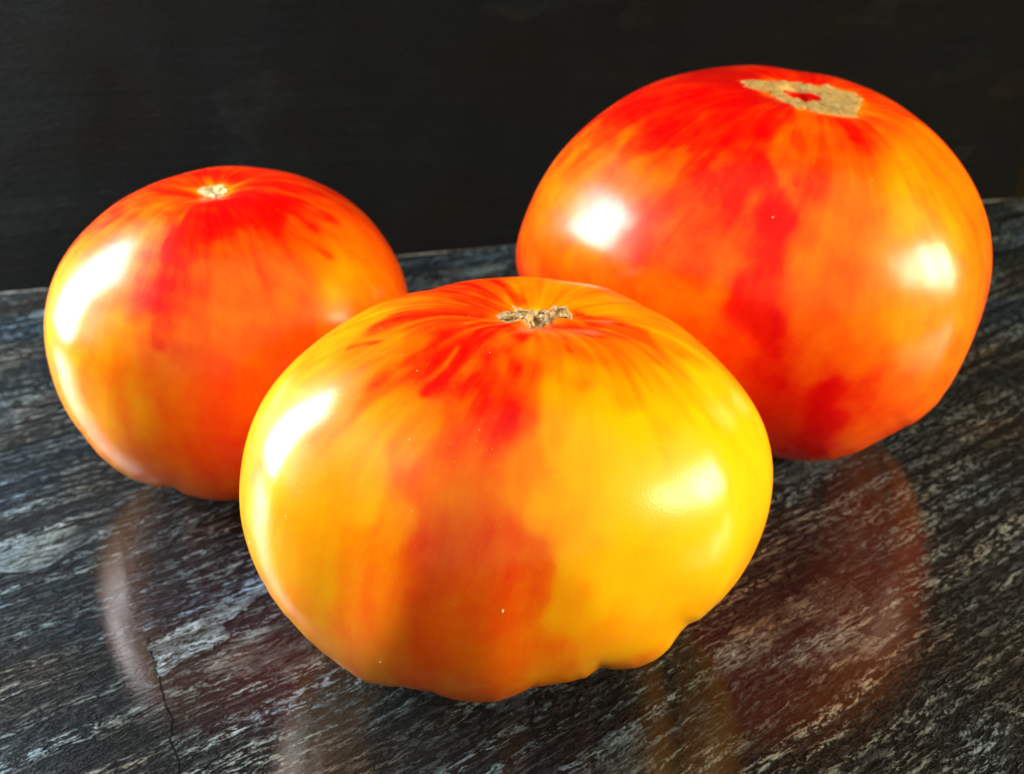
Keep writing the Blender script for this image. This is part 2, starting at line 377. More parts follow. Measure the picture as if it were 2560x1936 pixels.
  ripe=[[-0.038, 0.268, 0.679, 0.55], [-0.184, 0.254, 0.684, 0.85], [-0.253, 0.129, 0.682, 0.85], [0.076, 0.209, 0.676, 0.5], [0.22, 0.127, 0.678, 0.45], [0.371, -0.026, 0.687, 0.45], [0.489, -0.104, 0.663, 0.4], [-0.347, 0.08, 0.685, 0.7], [-0.449, 0.016, 0.675, 0.6], [-0.495, -0.142, 0.664, 0.8], [-0.388, -0.09, 0.685, 0.85], [-0.627, -0.011, 0.614, 0.45], [-0.717, -0.075, 0.562, 0.5], [-0.776, -0.208, 0.498, 0.5], [-0.422, -0.318, 0.663, 0.75], [-0.544, -0.301, 0.626, 0.6], [-0.611, -0.353, 0.579, 0.62], [-0.697, -0.37, 0.515, 0.5], [-0.506, -0.543, 0.537, 0.75], [-0.441, -0.472, 0.6, 0.85], [-0.325, -0.361, 0.664, 0.92], [-0.261, -0.261, 0.685, 0.75], [-0.252, -0.495, 0.637, 0.95], [-0.335, -0.557, 0.588, 0.88], [-0.192, -0.432, 0.666, 0.88], [-0.136, -0.638, 0.607, 0.92], [-0.134, -0.758, 0.528, 0.88], [-0.024, -0.342, 0.686, 0.65], [-0.059, -0.56, 0.648, 0.7], [-0.081, -0.658, 0.601, 0.72], [0.039, -0.45, 0.678, 0.6], [0.145, -0.098, 0.666, 0.85], [0.26, -0.144, 0.684, 0.78], [0.179, -0.384, 0.68, 0.6], [0.084, -0.532, 0.656, 0.45], [0.237, -0.508, 0.645, 0.4], [0.352, -0.467, 0.637, 0.35], [0.398, -0.528, 0.6, 0.15], [0.047, -0.67, 0.594, 0.3], [0.191, -0.666, 0.582, 0.1], [0.355, -0.667, 0.533, 0.05], [0.511, -0.588, 0.521, 0.0], [0.631, -0.255, 0.57, 0.1], [0.726, -0.37, 0.459, 0.05], [0.797, -0.498, 0.272, 0.0], [0.572, -0.76, 0.284, 0.0], [0.308, -0.846, 0.379, 0.05], [0.128, -0.808, 0.482, 0.12], [0.307, -0.945, 0.146, 0.08], [0.572, -0.817, 0.063, 0.08], [0.685, -0.71, 0.19, 0.05], [0.562, -0.803, -0.168, 0.2], [0.384, -0.904, -0.179, 0.3], [0.743, -0.646, -0.19, 0.15], [0.531, -0.731, -0.36, 0.45], [0.095, -0.901, 0.37, 0.25], [0.209, -0.984, 0.037, 0.3], [0.203, -0.954, 0.222, 0.15], [-0.278, -0.765, 0.48, 0.78], [-0.366, -0.75, 0.444, 0.55], [-0.207, -0.832, 0.441, 0.6], [-0.321, -0.835, 0.378, 0.78], [-0.125, -0.889, 0.389, 0.65], [-0.073, -0.831, 0.466, 0.5], [-0.084, -0.963, 0.254, 0.77], [-0.017, -0.984, 0.19, 0.79], [0.085, -0.97, 0.222, 0.74], [-0.183, -0.943, 0.274, 0.68], [-0.254, -0.948, 0.212, 0.72], [-0.293, -0.957, 0.099, 0.74], [-0.157, -0.991, 0.123, 0.71], [-0.07, -1.005, 0.063, 0.74], [0.088, -1.0, 0.05, 0.65], [-0.393, -0.882, 0.2, 0.55], [-0.415, -0.891, 0.075, 0.6], [-0.501, -0.833, 0.075, 0.5], [-0.502, -0.773, 0.291, 0.4], [-0.479, -0.659, 0.458, 0.35], [-0.504, -0.719, 0.375, 0.35], [-0.621, -0.74, 0.178, 0.38], [-0.712, -0.687, 0.134, 0.4], [-0.796, -0.6, 0.157, 0.45], [-0.877, -0.466, 0.168, 0.45], [-0.862, -0.518, -0.075, 0.4], [-0.717, -0.692, -0.075, 0.36], [-0.617, -0.761, -0.075, 0.36], [-0.664, -0.688, -0.253, 0.42], [-0.495, -0.824, -0.157, 0.55], [-0.37, -0.916, -0.099, 0.67], [-0.226, -0.981, -0.099, 0.72], [0.034, -0.035, -0.727, 0.7], [-0.458, -0.762, -0.36, 0.5], [-0.262, -0.913, -0.293, 0.65], [-0.095, -0.904, -0.379, 0.62], [0.064, -0.913, -0.36, 0.64], [0.198, -0.933, -0.283, 0.5], [-0.813, -0.45, 0.343, 0.35], [-0.916, -0.298, 0.264, 0.4], [-0.489, -0.472, 0.586, 0.5], [-0.596, -0.556, 0.481, 0.5], [-0.395, -0.608, 0.537, 0.55], [-0.457, -0.628, 0.496, 0.45]],
  sigma=0.063,
  scar=[[-0.137, 0.037], [-0.112, 0.055], [-0.075, 0.045], [-0.049, 0.095], [-0.024, 0.085], [-0.007, 0.106], [0.012, 0.068], [0.039, 0.079], [0.05, 0.094], [0.075, 0.075], [0.101, 0.071], [0.13, 0.058], [0.115, -0.044], [0.107, -0.006], [0.056, -0.04], [0.05, -0.048], [0.018, -0.1], [-0.03, -0.095], [-0.082, -0.075], [-0.122, -0.02]],
  strokes=[([[-0.175, 0.0, 0.664], [-0.262, -0.145, 0.683], [-0.343, -0.231, 0.686], [-0.417, -0.26, 0.673], [-0.498, -0.265, 0.65], [-0.577, -0.257, 0.619], [-0.661, -0.241, 0.576]], 0.02, 0.88), ([[-0.206, -0.087, 0.671], [-0.274, -0.23, 0.687], [-0.335, -0.302, 0.678], [-0.401, -0.324, 0.665], [-0.463, -0.362, 0.641], [-0.528, -0.369, 0.615], [-0.584, -0.379, 0.585]], 0.016, 0.3), ([[-0.192, -0.115, 0.67], [-0.23, -0.214, 0.684], [-0.261, -0.28, 0.683], [-0.297, -0.319, 0.676], [-0.33, -0.341, 0.669], [-0.364, -0.377, 0.655], [-0.396, -0.396, 0.644]], 0.026, 0.9), ([[-0.396, -0.396, 0.644], [-0.428, -0.413, 0.63], [-0.452, -0.436, 0.615], [-0.474, -0.458, 0.598], [-0.498, -0.464, 0.587], [-0.52, -0.485, 0.568], [-0.54, -0.504, 0.547]], 0.042, 0.85), ([[-0.148, -0.204, 0.682], [-0.189, -0.314, 0.681], [-0.223, -0.386, 0.668], [-0.259, -0.449, 0.648], [-0.297, -0.494, 0.625], [-0.324, -0.54, 0.599], [-0.36, -0.576, 0.569]], 0.034, 0.96), ([[-0.249, -0.369, 0.668], [-0.276, -0.425, 0.651], [-0.301, -0.464, 0.634], [-0.334, -0.495, 0.614], [-0.358, -0.53, 0.593], [-0.39, -0.557, 0.57], [-0.411, -0.587, 0.544]], 0.014, 0.5), ([[-0.103, -0.231, 0.68], [-0.132, -0.345, 0.684], [-0.158, -0.435, 0.673], [-0.179, -0.493, 0.656], [-0.205, -0.533, 0.638], [-0.225, -0.585, 0.613], [-0.25, -0.619, 0.589]], 0.034, 0.92), ([[-0.037, -0.237, 0.673], [-0.061, -0.435, 0.681], [-0.073, -0.522, 0.661], [-0.093, -0.59, 0.634], [-0.102, -0.644, 0.607], [-0.11, -0.695, 0.576], [-0.13, -0.74, 0.543]], 0.036, 0.92), ([[-0.108, 0.296, 0.685], [-0.093, 0.27, 0.681], [-0.083, 0.241, 0.675], [-0.069, 0.213, 0.669], [-0.057, 0.2, 0.665], [-0.043, 0.171, 0.658], [-0.03, 0.156, 0.654]], 0.03, 0.92), ([[-0.343, 0.223, 0.68], [-0.31, 0.243, 0.679], [-0.282, 0.254, 0.68], [-0.251, 0.269, 0.682], [-0.219, 0.261, 0.684], [-0.193, 0.265, 0.685], [-0.16, 0.288, 0.686]], 0.016, 0.85), ([[-0.299, -0.016, 0.683], [-0.339, -0.048, 0.686], [-0.379, -0.067, 0.686], [-0.419, -0.074, 0.682], [-0.458, -0.073, 0.676], [-0.497, -0.07, 0.667], [-0.548, -0.048, 0.65]], 0.014, 0.9), ([[-0.232, 0.058, 0.675], [-0.264, 0.051, 0.68], [-0.295, 0.047, 0.683], [-0.325, 0.04, 0.685], [-0.353, 0.043, 0.685], [-0.38, 0.047, 0.684], [-0.406, 0.057, 0.681]], 0.012, 0.4), ([[0.137, 0.039, 0.649], [0.159, 0.014, 0.653], [0.181, -0.059, 0.673], [0.205, -0.083, 0.679], [0.23, -0.102, 0.682], [0.253, -0.087, 0.682], [0.279, -0.101, 0.684]], 0.017, 0.92), ([[0.104, -0.16, 0.668], [0.125, -0.185, 0.673], [0.146, -0.208, 0.678], [0.163, -0.233, 0.682], [0.184, -0.254, 0.684], [0.207, -0.255, 0.685], [0.23, -0.255, 0.686]], 0.015, 0.88), ([[0.064, -0.126, 0.659], [0.065, -0.214, 0.671], [0.067, -0.292, 0.683], [0.068, -0.351, 0.687], [0.073, -0.378, 0.686], [0.081, -0.418, 0.683], [0.086, -0.443, 0.679]], 0.014, 0.8), ([[0.122, -0.07, 0.665], [0.148, -0.092, 0.668], [0.172, -0.116, 0.672], [0.195, -0.137, 0.676], [0.22, -0.154, 0.68], [0.247, -0.167, 0.683], [0.274, -0.178, 0.685]], 0.009, 0.4), ([[-0.004, -0.107, 0.644], [-0.017, -0.328, 0.686], [-0.014, -0.412, 0.684], [-0.016, -0.464, 0.676], [-0.009, -0.502, 0.667], [-0.01, -0.55, 0.651], [-0.0, -0.585, 0.637]], 0.01, 0.55), ([[0.03, -0.121, 0.648], [0.023, -0.328, 0.685], [0.022, -0.424, 0.682], [0.025, -0.476, 0.673], [0.037, -0.525, 0.659], [0.04, -0.572, 0.642], [0.042, -0.606, 0.627]], 0.01, 0.5), ([[-0.084, -0.955, 0.274], [-0.084, -0.963, 0.254], [-0.068, -0.971, 0.233], [-0.069, -0.981, 0.201], [-0.052, -0.987, 0.179], [-0.052, -0.992, 0.157], [-0.035, -0.998, 0.123]], 0.036, 0.75), ([[0.085, -0.967, 0.233], [0.085, -0.974, 0.211], [0.086, -0.982, 0.179], [0.104, -0.985, 0.157], [0.104, -0.99, 0.134], [0.104, -0.993, 0.111], [0.122, -0.995, 0.075]], 0.036, 0.74), ([[-0.304, -0.937, 0.179], [-0.29, -0.948, 0.157], [-0.291, -0.952, 0.134], [-0.275, -0.961, 0.123], [-0.26, -0.97, 0.099], [-0.26, -0.972, 0.075], [-0.261, -0.974, 0.05]], 0.034, 0.74), ([[-0.307, -0.8, 0.431], [-0.293, -0.806, 0.431], [-0.296, -0.813, 0.423], [-0.282, -0.819, 0.423], [-0.27, -0.832, 0.415], [-0.27, -0.832, 0.415], [-0.258, -0.844, 0.406]], 0.026, 0.74)],
  specks=[[4.695, 1.564, 0.4, 0.64], [4.311, 1.922, 0.32, 0.4], [4.835, 1.965, 0.2, 0.2], [4.869, 1.965, 0.16, 0.16], [3.595, 1.721, 0.24, 0.56], [3.595, 1.764, 0.32, 0.96], [4.363, 0.43, 0.2, 0.24], [4.014, 0.631, 0.2, 0.32], [4.224, 0.947, 0.24, 0.24], [3.875, 1.478, 0.24, 0.32], [4.468, 1.607, 0.12, 0.12], [4.992, 0.961, 0.16, 0.32], [4.835, 0.732, 0.12, 0.32], [4.049, 0.674, 0.12, 0.32], [4.677, 0.717, 0.12, 0.32], [4.328, 1.449, 0.12, 0.16], [3.456, 0.201, 0.2, 0.2], [4.555, 0.186, 0.24, 0.2], [3.77, 0.674, 0.12, 0.208], [3.857, 1.162, 0.152, 0.416], [5.027, 0.602, 0.128, 0.248], [3.648, 0.76, 0.112, 0.456], [5.114, 1.334, 0.144, 0.224], [4.346, 1.219, 0.144, 0.432], [5.62, 0.416, 0.136, 0.376], [4.468, 0.588, 0.128, 0.192], [5.306, 1.435, 0.128, 0.256], [5.201, 1.033, 0.152, 0.432], [4.555, 0.889, 0.136, 0.296], [3.927, 0.975, 0.152, 0.176], [3.927, 1.42, 0.112, 0.328], [4.485, 0.818, 0.16, 0.224], [4.276, 0.646, 0.136, 0.248], [4.433, 1.32, 0.12, 0.336], [5.707, 0.445, 0.096, 0.232], [4.974, 1.076, 0.112, 0.264], [4.067, 1.133, 0.096, 0.384], [5.288, 1.564, 0.144, 0.464], [3.63, 1.119, 0.16, 0.408], [4.538, 1.549, 0.136, 0.424], [4.014, 0.717, 0.128, 0.2], [4.503, 1.564, 0.12, 0.16], [3.473, 0.99, 0.144, 0.28], [3.857, 0.602, 0.16, 0.296]],
 ),
 'right': dict(
  seed=21, streak=.02, shift=.03, under=.42, collar=.025, collar_gain=.35,
  h=0.82,
  e=0.85,
  ez=0.9,
  ribs=[(6, 0.01), (4, 0.008), (9, 0.004)],
  dimple=(0.07, 0.25),
  bdimple=(0.1, 0.3),
  depth=0.92,
  centre=[0.06708, 0.26617, 0.04982],
  radius=0.06764,
  rot=[[0.97992, 0.03462, 0.19634], [0.0, 0.98481, -0.17365], [-0.19937, 0.17016, 0.96504]],
  axis=[0.2334, 0.92611, -0.29638],
  girth=[0.9222, 0.9215, 0.9206, 0.9195, 0.9183, 0.9171, 0.9159, 0.915, 0.9142, 0.9138, 0.9136, 0.9138, 0.9144, 0.9154, 0.917, 0.919, 0.9214, 0.9241, 0.9269, 0.9294, 0.9315, 0.9331, 0.9341, 0.9345, 0.9343, 0.9337, 0.9328, 0.9315, 0.93, 0.9281, 0.926, 0.9235, 0.9202, 0.916, 0.9107, 0.9048, 0.8987, 0.893, 0.8884, 0.8852, 0.8833, 0.8825, 0.8827, 0.8833, 0.8841, 0.8848, 0.8853, 0.8853, 0.8851, 0.8846, 0.884, 0.8835, 0.8832, 0.8832, 0.8838, 0.885, 0.887, 0.8897, 0.8933, 0.8974, 0.9021, 0.9071, 0.9122, 0.9175, 0.9229, 0.9285, 0.9343, 0.9403, 0.9466, 0.9529, 0.959, 0.9645, 0.9683, 0.9696, 0.9671, 0.9602, 0.9488, 0.9335, 0.9157, 0.8965, 0.8765, 0.8517, 0.8368, 0.8069, 0.7941, 0.7851, 0.782, 0.7762, 0.7707, 0.7632, 0.7557, 0.7464, 0.736, 0.7419, 0.7422, 0.7439, 0.7446, 0.7463, 0.7483, 0.7505, 0.7519, 0.7539, 0.7704, 0.7772, 0.7899, 0.7936, 0.8036, 0.8024, 0.8103, 0.8189, 0.8291, 0.8378, 0.8466, 0.8552, 0.8615, 0.8746, 0.8773, 0.8885, 0.8874, 0.8947, 0.8924, 0.8927, 0.8926, 0.8898, 0.889, 0.8903, 0.8954, 0.8995, 0.9133, 0.9186, 0.9232, 0.9277, 0.9258, 0.9276, 0.9266, 0.926, 0.9244, 0.924, 0.9236, 0.9234, 0.9232, 0.923, 0.9229, 0.9226],
  ripe=[[-0.687, -0.109, 0.648, 0.92], [-0.487, 0.112, 0.74, 0.97], [-0.269, 0.251, 0.772, 0.97], [0.0, 0.34, 0.775, 0.9], [0.267, 0.33, 0.766, 0.85], [0.395, 0.048, 0.772, 0.75], [0.49, -0.15, 0.736, 0.6], [-0.767, -0.234, 0.551, 0.95], [-0.606, -0.364, 0.625, 0.97], [-0.444, -0.414, 0.697, 0.97], [-0.604, -0.139, 0.693, 0.97], [-0.274, -0.391, 0.754, 0.95], [-0.838, -0.256, 0.46, 0.74], [-0.738, -0.479, 0.438, 0.74], [-0.603, -0.524, 0.549, 0.8], [-0.878, -0.337, 0.336, 0.7], [-0.93, -0.32, 0.211, 0.7], [-0.939, -0.342, 0.11, 0.68], [-0.818, -0.552, 0.123, 0.68], [-0.943, -0.343, -0.01, 0.75], [-0.982, -0.138, -0.198, 0.85], [-0.852, -0.512, 0.01, 0.78], [-0.446, -0.592, 0.609, 0.85], [-0.36, -0.555, 0.666, 0.92], [-0.362, -0.654, 0.599, 0.95], [-0.277, -0.761, 0.53, 1.0], [-0.339, -0.763, 0.504, 0.93], [-0.503, -0.693, 0.489, 0.85], [-0.5, -0.77, 0.39, 0.82], [-0.383, -0.822, 0.399, 0.7], [-0.334, -0.787, 0.477, 0.8], [-0.225, -0.841, 0.447, 1.0], [-0.266, -0.872, 0.377, 0.97], [-0.346, -0.858, 0.357, 0.75], [-0.429, -0.841, 0.325, 0.8], [-0.53, -0.816, 0.258, 0.72], [-0.38, -0.895, 0.222, 0.65], [-0.494, -0.856, 0.186, 0.65], [-0.28, -0.916, 0.257, 0.93], [-0.212, -0.918, 0.302, 0.92], [-0.186, -0.955, 0.186, 0.95], [-0.199, -0.545, 0.701, 0.7], [-0.192, -0.668, 0.63, 0.72], [-0.094, -0.669, 0.645, 0.82], [-0.106, -0.46, 0.744, 0.75], [0.016, -0.449, 0.757, 0.8], [0.076, -0.391, 0.773, 0.9], [0.096, -0.542, 0.725, 0.7], [-0.054, -0.776, 0.563, 0.68], [-0.142, -0.803, 0.52, 0.72], [0.063, -0.716, 0.621, 0.6], [0.144, -0.625, 0.679, 0.55], [0.244, -0.672, 0.633, 0.4], [0.318, -0.509, 0.708, 0.5], [0.488, -0.472, 0.648, 0.55], [0.55, -0.569, 0.559, 0.5], [0.607, -0.629, 0.46, 0.6], [0.754, -0.568, 0.291, 0.65], [0.16, -0.824, 0.506, 0.55], [0.091, -0.867, 0.459, 0.62], [-0.0, -0.881, 0.438, 0.6], [-0.079, -0.898, 0.398, 0.58], [-0.05, -0.951, 0.28, 0.65], [0.05, -0.958, 0.269, 0.6], [0.162, -0.921, 0.347, 0.58], [0.31, -0.899, 0.326, 0.5], [0.524, -0.807, 0.315, 0.55], [0.694, -0.718, 0.136, 0.6], [0.452, -0.887, 0.199, 0.55], [0.255, -0.952, 0.198, 0.6], [0.189, -0.973, 0.149, 0.68], [0.017, -0.984, 0.149, 0.7], [-0.052, -0.986, 0.083, 0.82], [-0.052, -0.988, -0.01, 0.95], [-0.137, -0.977, 0.041, 0.87], [-0.306, -0.942, 0.055, 0.7], [-0.222, -0.962, 0.041, 0.72], [-0.086, -0.979, -0.11, 0.8], [0.017, -0.987, -0.11, 0.87], [0.156, -0.987, 0.01, 1.0], [0.205, -0.964, -0.186, 1.0], [0.197, -0.925, -0.325, 0.97], [0.277, -0.966, 0.01, 0.85], [0.39, -0.918, -0.174, 0.8], [0.444, -0.911, 0.01, 0.7], [0.623, -0.797, -0.097, 0.67], [0.577, -0.794, -0.258, 0.75], [0.454, -0.82, -0.368, 0.77], [0.115, -0.934, -0.325, 0.82], [-0.422, -0.906, 0.01, 0.7], [-0.255, -0.951, -0.097, 0.75], [0.103, -0.982, 0.149, 0.75]],
  sigma=0.07,
  scar=[[-0.309, 0.054], [-0.247, 0.105], [-0.165, 0.124], [-0.093, 0.168], [-0.03, 0.173], [0.036, 0.154], [0.11, 0.176], [0.149, 0.144], [0.211, 0.112], [0.218, 0.046], [0.178, -0.068], [0.112, -0.23], [0.062, -0.247], [0.018, -0.253], [-0.031, -0.251], [-0.069, -0.227], [-0.122, -0.24], [-0.125, -0.166], [-0.166, -0.125], [-0.191, -0.017], [-0.236, -0.042], [-0.284, -0.02]],
  strokes=[([[-0.25, -0.65, 0.632], [-0.245, -0.672, 0.617], [-0.226, -0.697, 0.602], [-0.219, -0.718, 0.586], [-0.212, -0.738, 0.57], [-0.203, -0.757, 0.554], [-0.193, -0.776, 0.537]], 0.047, 1.0), ([[-0.259, -0.797, 0.494], [-0.265, -0.817, 0.466], [-0.273, -0.841, 0.428], [-0.279, -0.857, 0.398], [-0.269, -0.881, 0.356], [-0.275, -0.898, 0.313], [-0.279, -0.913, 0.268]], 0.045, 0.97), ([[-0.248, -0.924, 0.257], [-0.217, -0.938, 0.234], [-0.202, -0.949, 0.198], [-0.169, -0.96, 0.173], [-0.153, -0.968, 0.136], [-0.12, -0.976, 0.11], [-0.086, -0.984, 0.069]], 0.047, 0.95), ([[0.139, -0.989, -0.01], [0.139, -0.988, -0.056], [0.156, -0.982, -0.11], [0.172, -0.974, -0.161], [0.186, -0.959, -0.222], [0.199, -0.937, -0.292], [0.238, -0.887, -0.389]], 0.066, 1.0), ([[-0.362, -0.447, 0.716], [-0.343, -0.489, 0.704], [-0.328, -0.525, 0.691], [-0.314, -0.544, 0.683], [-0.294, -0.578, 0.669], [-0.282, -0.606, 0.655], [-0.269, -0.633, 0.64]], 0.049, 0.97), ([[-0.301, -0.709, 0.572], [-0.311, -0.732, 0.548], [-0.32, -0.754, 0.522], [-0.329, -0.774, 0.495], [-0.337, -0.793, 0.467], [-0.344, -0.811, 0.439], [-0.339, -0.838, 0.398]], 0.032, 0.58), ([[-0.149, -0.409, 0.757], [-0.15, -0.462, 0.741], [-0.156, -0.51, 0.721], [-0.157, -0.546, 0.706], [-0.156, -0.581, 0.688], [-0.153, -0.615, 0.67], [-0.15, -0.648, 0.651]], 0.028, 0.85), ([[0.071, -0.335, 0.781], [0.064, -0.365, 0.777], [0.06, -0.38, 0.775], [0.062, -0.393, 0.773], [0.064, -0.406, 0.77], [0.059, -0.42, 0.767], [0.061, -0.433, 0.763]], 0.026, 0.95), ([[-0.869, 0.201, 0.419], [-0.804, -0.07, 0.554], [-0.711, -0.177, 0.617], [-0.611, -0.247, 0.662], [-0.518, -0.287, 0.697], [-0.419, -0.316, 0.732], [-0.317, -0.34, 0.758]], 0.047, 0.97), ([[-0.751, -0.23, 0.568], [-0.762, -0.248, 0.551], [-0.774, -0.282, 0.524], [-0.782, -0.3, 0.506], [-0.796, -0.321, 0.478], [-0.802, -0.34, 0.458], [-0.806, -0.359, 0.439]], 0.038, 0.62), ([[-0.195, -0.419, 0.752], [-0.206, -0.441, 0.744], [-0.213, -0.478, 0.73], [-0.223, -0.5, 0.719], [-0.223, -0.525, 0.708], [-0.232, -0.546, 0.697], [-0.24, -0.566, 0.685]], 0.026, 0.68), ([[-0.073, -0.374, 0.768], [-0.078, -0.441, 0.753], [-0.076, -0.479, 0.741], [-0.073, -0.517, 0.727], [-0.079, -0.563, 0.706], [-0.073, -0.598, 0.69], [-0.065, -0.621, 0.678]], 0.028, 0.66), ([[-0.536, -0.574, 0.568], [-0.537, -0.596, 0.552], [-0.537, -0.618, 0.534], [-0.541, -0.645, 0.507], [-0.539, -0.666, 0.489], [-0.548, -0.677, 0.47], [-0.544, -0.697, 0.451]], 0.038, 0.86), ([[-0.134, -0.847, 0.466], [-0.122, -0.869, 0.438], [-0.108, -0.883, 0.418], [-0.11, -0.899, 0.388], [-0.096, -0.916, 0.356], [-0.082, -0.932, 0.324], [-0.082, -0.94, 0.302]], 0.043, 0.56), ([[0.051, -0.726, 0.613], [0.053, -0.762, 0.582], [0.07, -0.795, 0.549], [0.072, -0.826, 0.514], [0.089, -0.847, 0.487], [0.092, -0.873, 0.449], [0.109, -0.89, 0.419]], 0.036, 0.66), ([[-0.014, -0.795, 0.548], [-0.014, -0.819, 0.522], [-0.0, -0.848, 0.486], [-0.0, -0.868, 0.458], [0.015, -0.887, 0.429], [0.016, -0.904, 0.399], [0.032, -0.92, 0.368]], 0.032, 0.55), ([[-0.295, -0.858, 0.388], [-0.316, -0.868, 0.357], [-0.335, -0.872, 0.335], [-0.353, -0.875, 0.314], [-0.372, -0.877, 0.291], [-0.392, -0.881, 0.257], [-0.427, -0.875, 0.234]], 0.043, 0.55), ([[-0.289, -0.946, 0.055], [-0.273, -0.951, 0.026], [-0.256, -0.955, -0.01], [-0.239, -0.958, -0.041], [-0.222, -0.96, -0.07], [-0.204, -0.962, -0.097], [-0.187, -0.961, -0.136]], 0.038, 0.7), ([[0.163, -0.319, 0.782], [0.168, -0.378, 0.774], [0.174, -0.432, 0.761], [0.176, -0.485, 0.743], [0.189, -0.519, 0.728], [0.205, -0.563, 0.706], [0.216, -0.594, 0.688]], 0.032, 0.5), ([[0.322, -0.839, 0.431], [0.329, -0.856, 0.401], [0.334, -0.871, 0.369], [0.341, -0.889, 0.326], [0.346, -0.901, 0.292], [0.35, -0.911, 0.258], [0.353, -0.92, 0.223]], 0.038, 0.5), ([[0.227, -0.91, 0.347], [0.23, -0.923, 0.314], [0.232, -0.931, 0.292], [0.235, -0.942, 0.258], [0.236, -0.948, 0.234], [0.238, -0.956, 0.198], [0.257, -0.959, 0.161]], 0.032, 0.6), ([[-0.934, 0.148, 0.314], [-0.904, 0.176, 0.368], [-0.869, 0.091, 0.459], [-0.824, 0.058, 0.525], [-0.775, 0.054, 0.577], [-0.722, 0.101, 0.614], [-0.658, 0.164, 0.647]], 0.06, 0.95), ([[-0.636, 0.324, 0.616], [-0.587, 0.214, 0.678], [-0.529, 0.142, 0.72], [-0.461, 0.115, 0.749], [-0.387, 0.133, 0.765], [-0.301, 0.211, 0.771], [-0.219, 0.243, 0.779]], 0.053, 0.97), ([[-0.771, 0.0, 0.586], [-0.701, -0.086, 0.642], [-0.636, -0.147, 0.674], [-0.57, -0.174, 0.702], [-0.493, -0.18, 0.732], [-0.422, -0.188, 0.753], [-0.347, -0.192, 0.769]], 0.075, 0.98)],
  hole=[[0.026, 0.064], [0.008, 0.026], [-0.006, 0.027], [-0.044, -0.021], [-0.069, 0.007], [-0.085, 0.021], [-0.087, 0.061], [-0.072, 0.078], [-0.041, 0.118], [-0.017, 0.123], [0.006, 0.106], [0.021, 0.085]],
  specks=[[4.416, 0.889, 0.225, 0.338], [4.904, 0.602, 0.225, 0.338]],
 ),
}
PALE_PATCHES = [[[-0.0755, 0.1627], [-0.0674, 0.1715], [-0.0611, 0.1807], [-0.058, 0.1867], [-0.054, 0.1834], [-0.0579, 0.175], [-0.0617, 0.1695], [-0.059, 0.1643], [-0.0655, 0.1593], [-0.0698, 0.1522]], [[-0.0692, 0.1287], [-0.0664, 0.1329], [-0.0642, 0.1391], [-0.062, 0.1353], [-0.062, 0.1292], [-0.0627, 0.126]], [[-0.1067, 0.2014], [-0.1055, 0.2058], [-0.1012, 0.2076], [-0.0996, 0.2014], [-0.1033, 0.1977]]]
CRACK = [[-0.0763, 0.1649], [-0.0737, 0.1593], [-0.0698, 0.1522], [-0.0667, 0.1455], [-0.0638, 0.1413], [-0.0628, 0.1363], [-0.0598, 0.1315], [-0.0577, 0.126]]

NL, NP, NB = 360, 220, 144

def smooth_loop(a, n):
    k = np.exp(-np.linspace(-2, 2, 2 * n + 1) ** 2); k /= k.sum()
    return np.convolve(np.concatenate([a[-n:], a, a[:n]]), k, 'valid')

def pale_patch_and_crack():  # thin pale patch laid on the slab, and the dark crack beside it
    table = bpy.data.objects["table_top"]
    for q, f in enumerate(PALE_PATCHES[:1]):
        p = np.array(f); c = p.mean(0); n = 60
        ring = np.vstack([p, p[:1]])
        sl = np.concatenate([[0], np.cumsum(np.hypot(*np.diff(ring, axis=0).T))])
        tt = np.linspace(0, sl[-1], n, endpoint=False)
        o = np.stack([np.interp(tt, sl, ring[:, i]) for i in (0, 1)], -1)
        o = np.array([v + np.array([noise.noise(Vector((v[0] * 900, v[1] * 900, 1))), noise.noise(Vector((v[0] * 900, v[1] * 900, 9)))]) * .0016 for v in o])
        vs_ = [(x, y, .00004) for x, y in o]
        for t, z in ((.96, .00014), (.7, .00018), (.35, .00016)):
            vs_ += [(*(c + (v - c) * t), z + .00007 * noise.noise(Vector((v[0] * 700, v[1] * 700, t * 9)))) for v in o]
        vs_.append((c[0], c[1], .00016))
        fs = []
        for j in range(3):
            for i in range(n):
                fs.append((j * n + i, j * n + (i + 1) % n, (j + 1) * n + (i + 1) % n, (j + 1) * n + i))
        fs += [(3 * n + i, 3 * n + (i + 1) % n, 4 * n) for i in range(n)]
        link_mesh("pale_patch", vs_, fs, M_PALE_PATCH, table, smooth=False)
    p = np.array(CRACK); m = 50
    k = np.linspace(0, len(p) - 1, m)
    q = np.stack([np.interp(k, np.arange(len(p)), p[:, i]) for i in (0, 1)], -1)
    vs_, fs = [], []
    for i in range(m):
        w = .00018 + .00018 * noise.noise(Vector((i * .4, 2, 5)))
        j = .0004 * noise.noise(Vector((i * .5, 7, 5)))
        vs_ += [(q[i, 0] + j - w, q[i, 1], .00006), (q[i, 0] + j, q[i, 1], .00006), (q[i, 0] + j + w, q[i, 1], .00006)]
    for i in range(m - 1):
        fs += [(3 * i, 3 * i + 1, 3 * i + 4, 3 * i + 3), (3 * i + 1, 3 * i + 2, 3 * i + 5, 3 * i + 4)]
    link_mesh("crack", vs_, fs, M_CRACK, table)
pale_patch_and_crack()

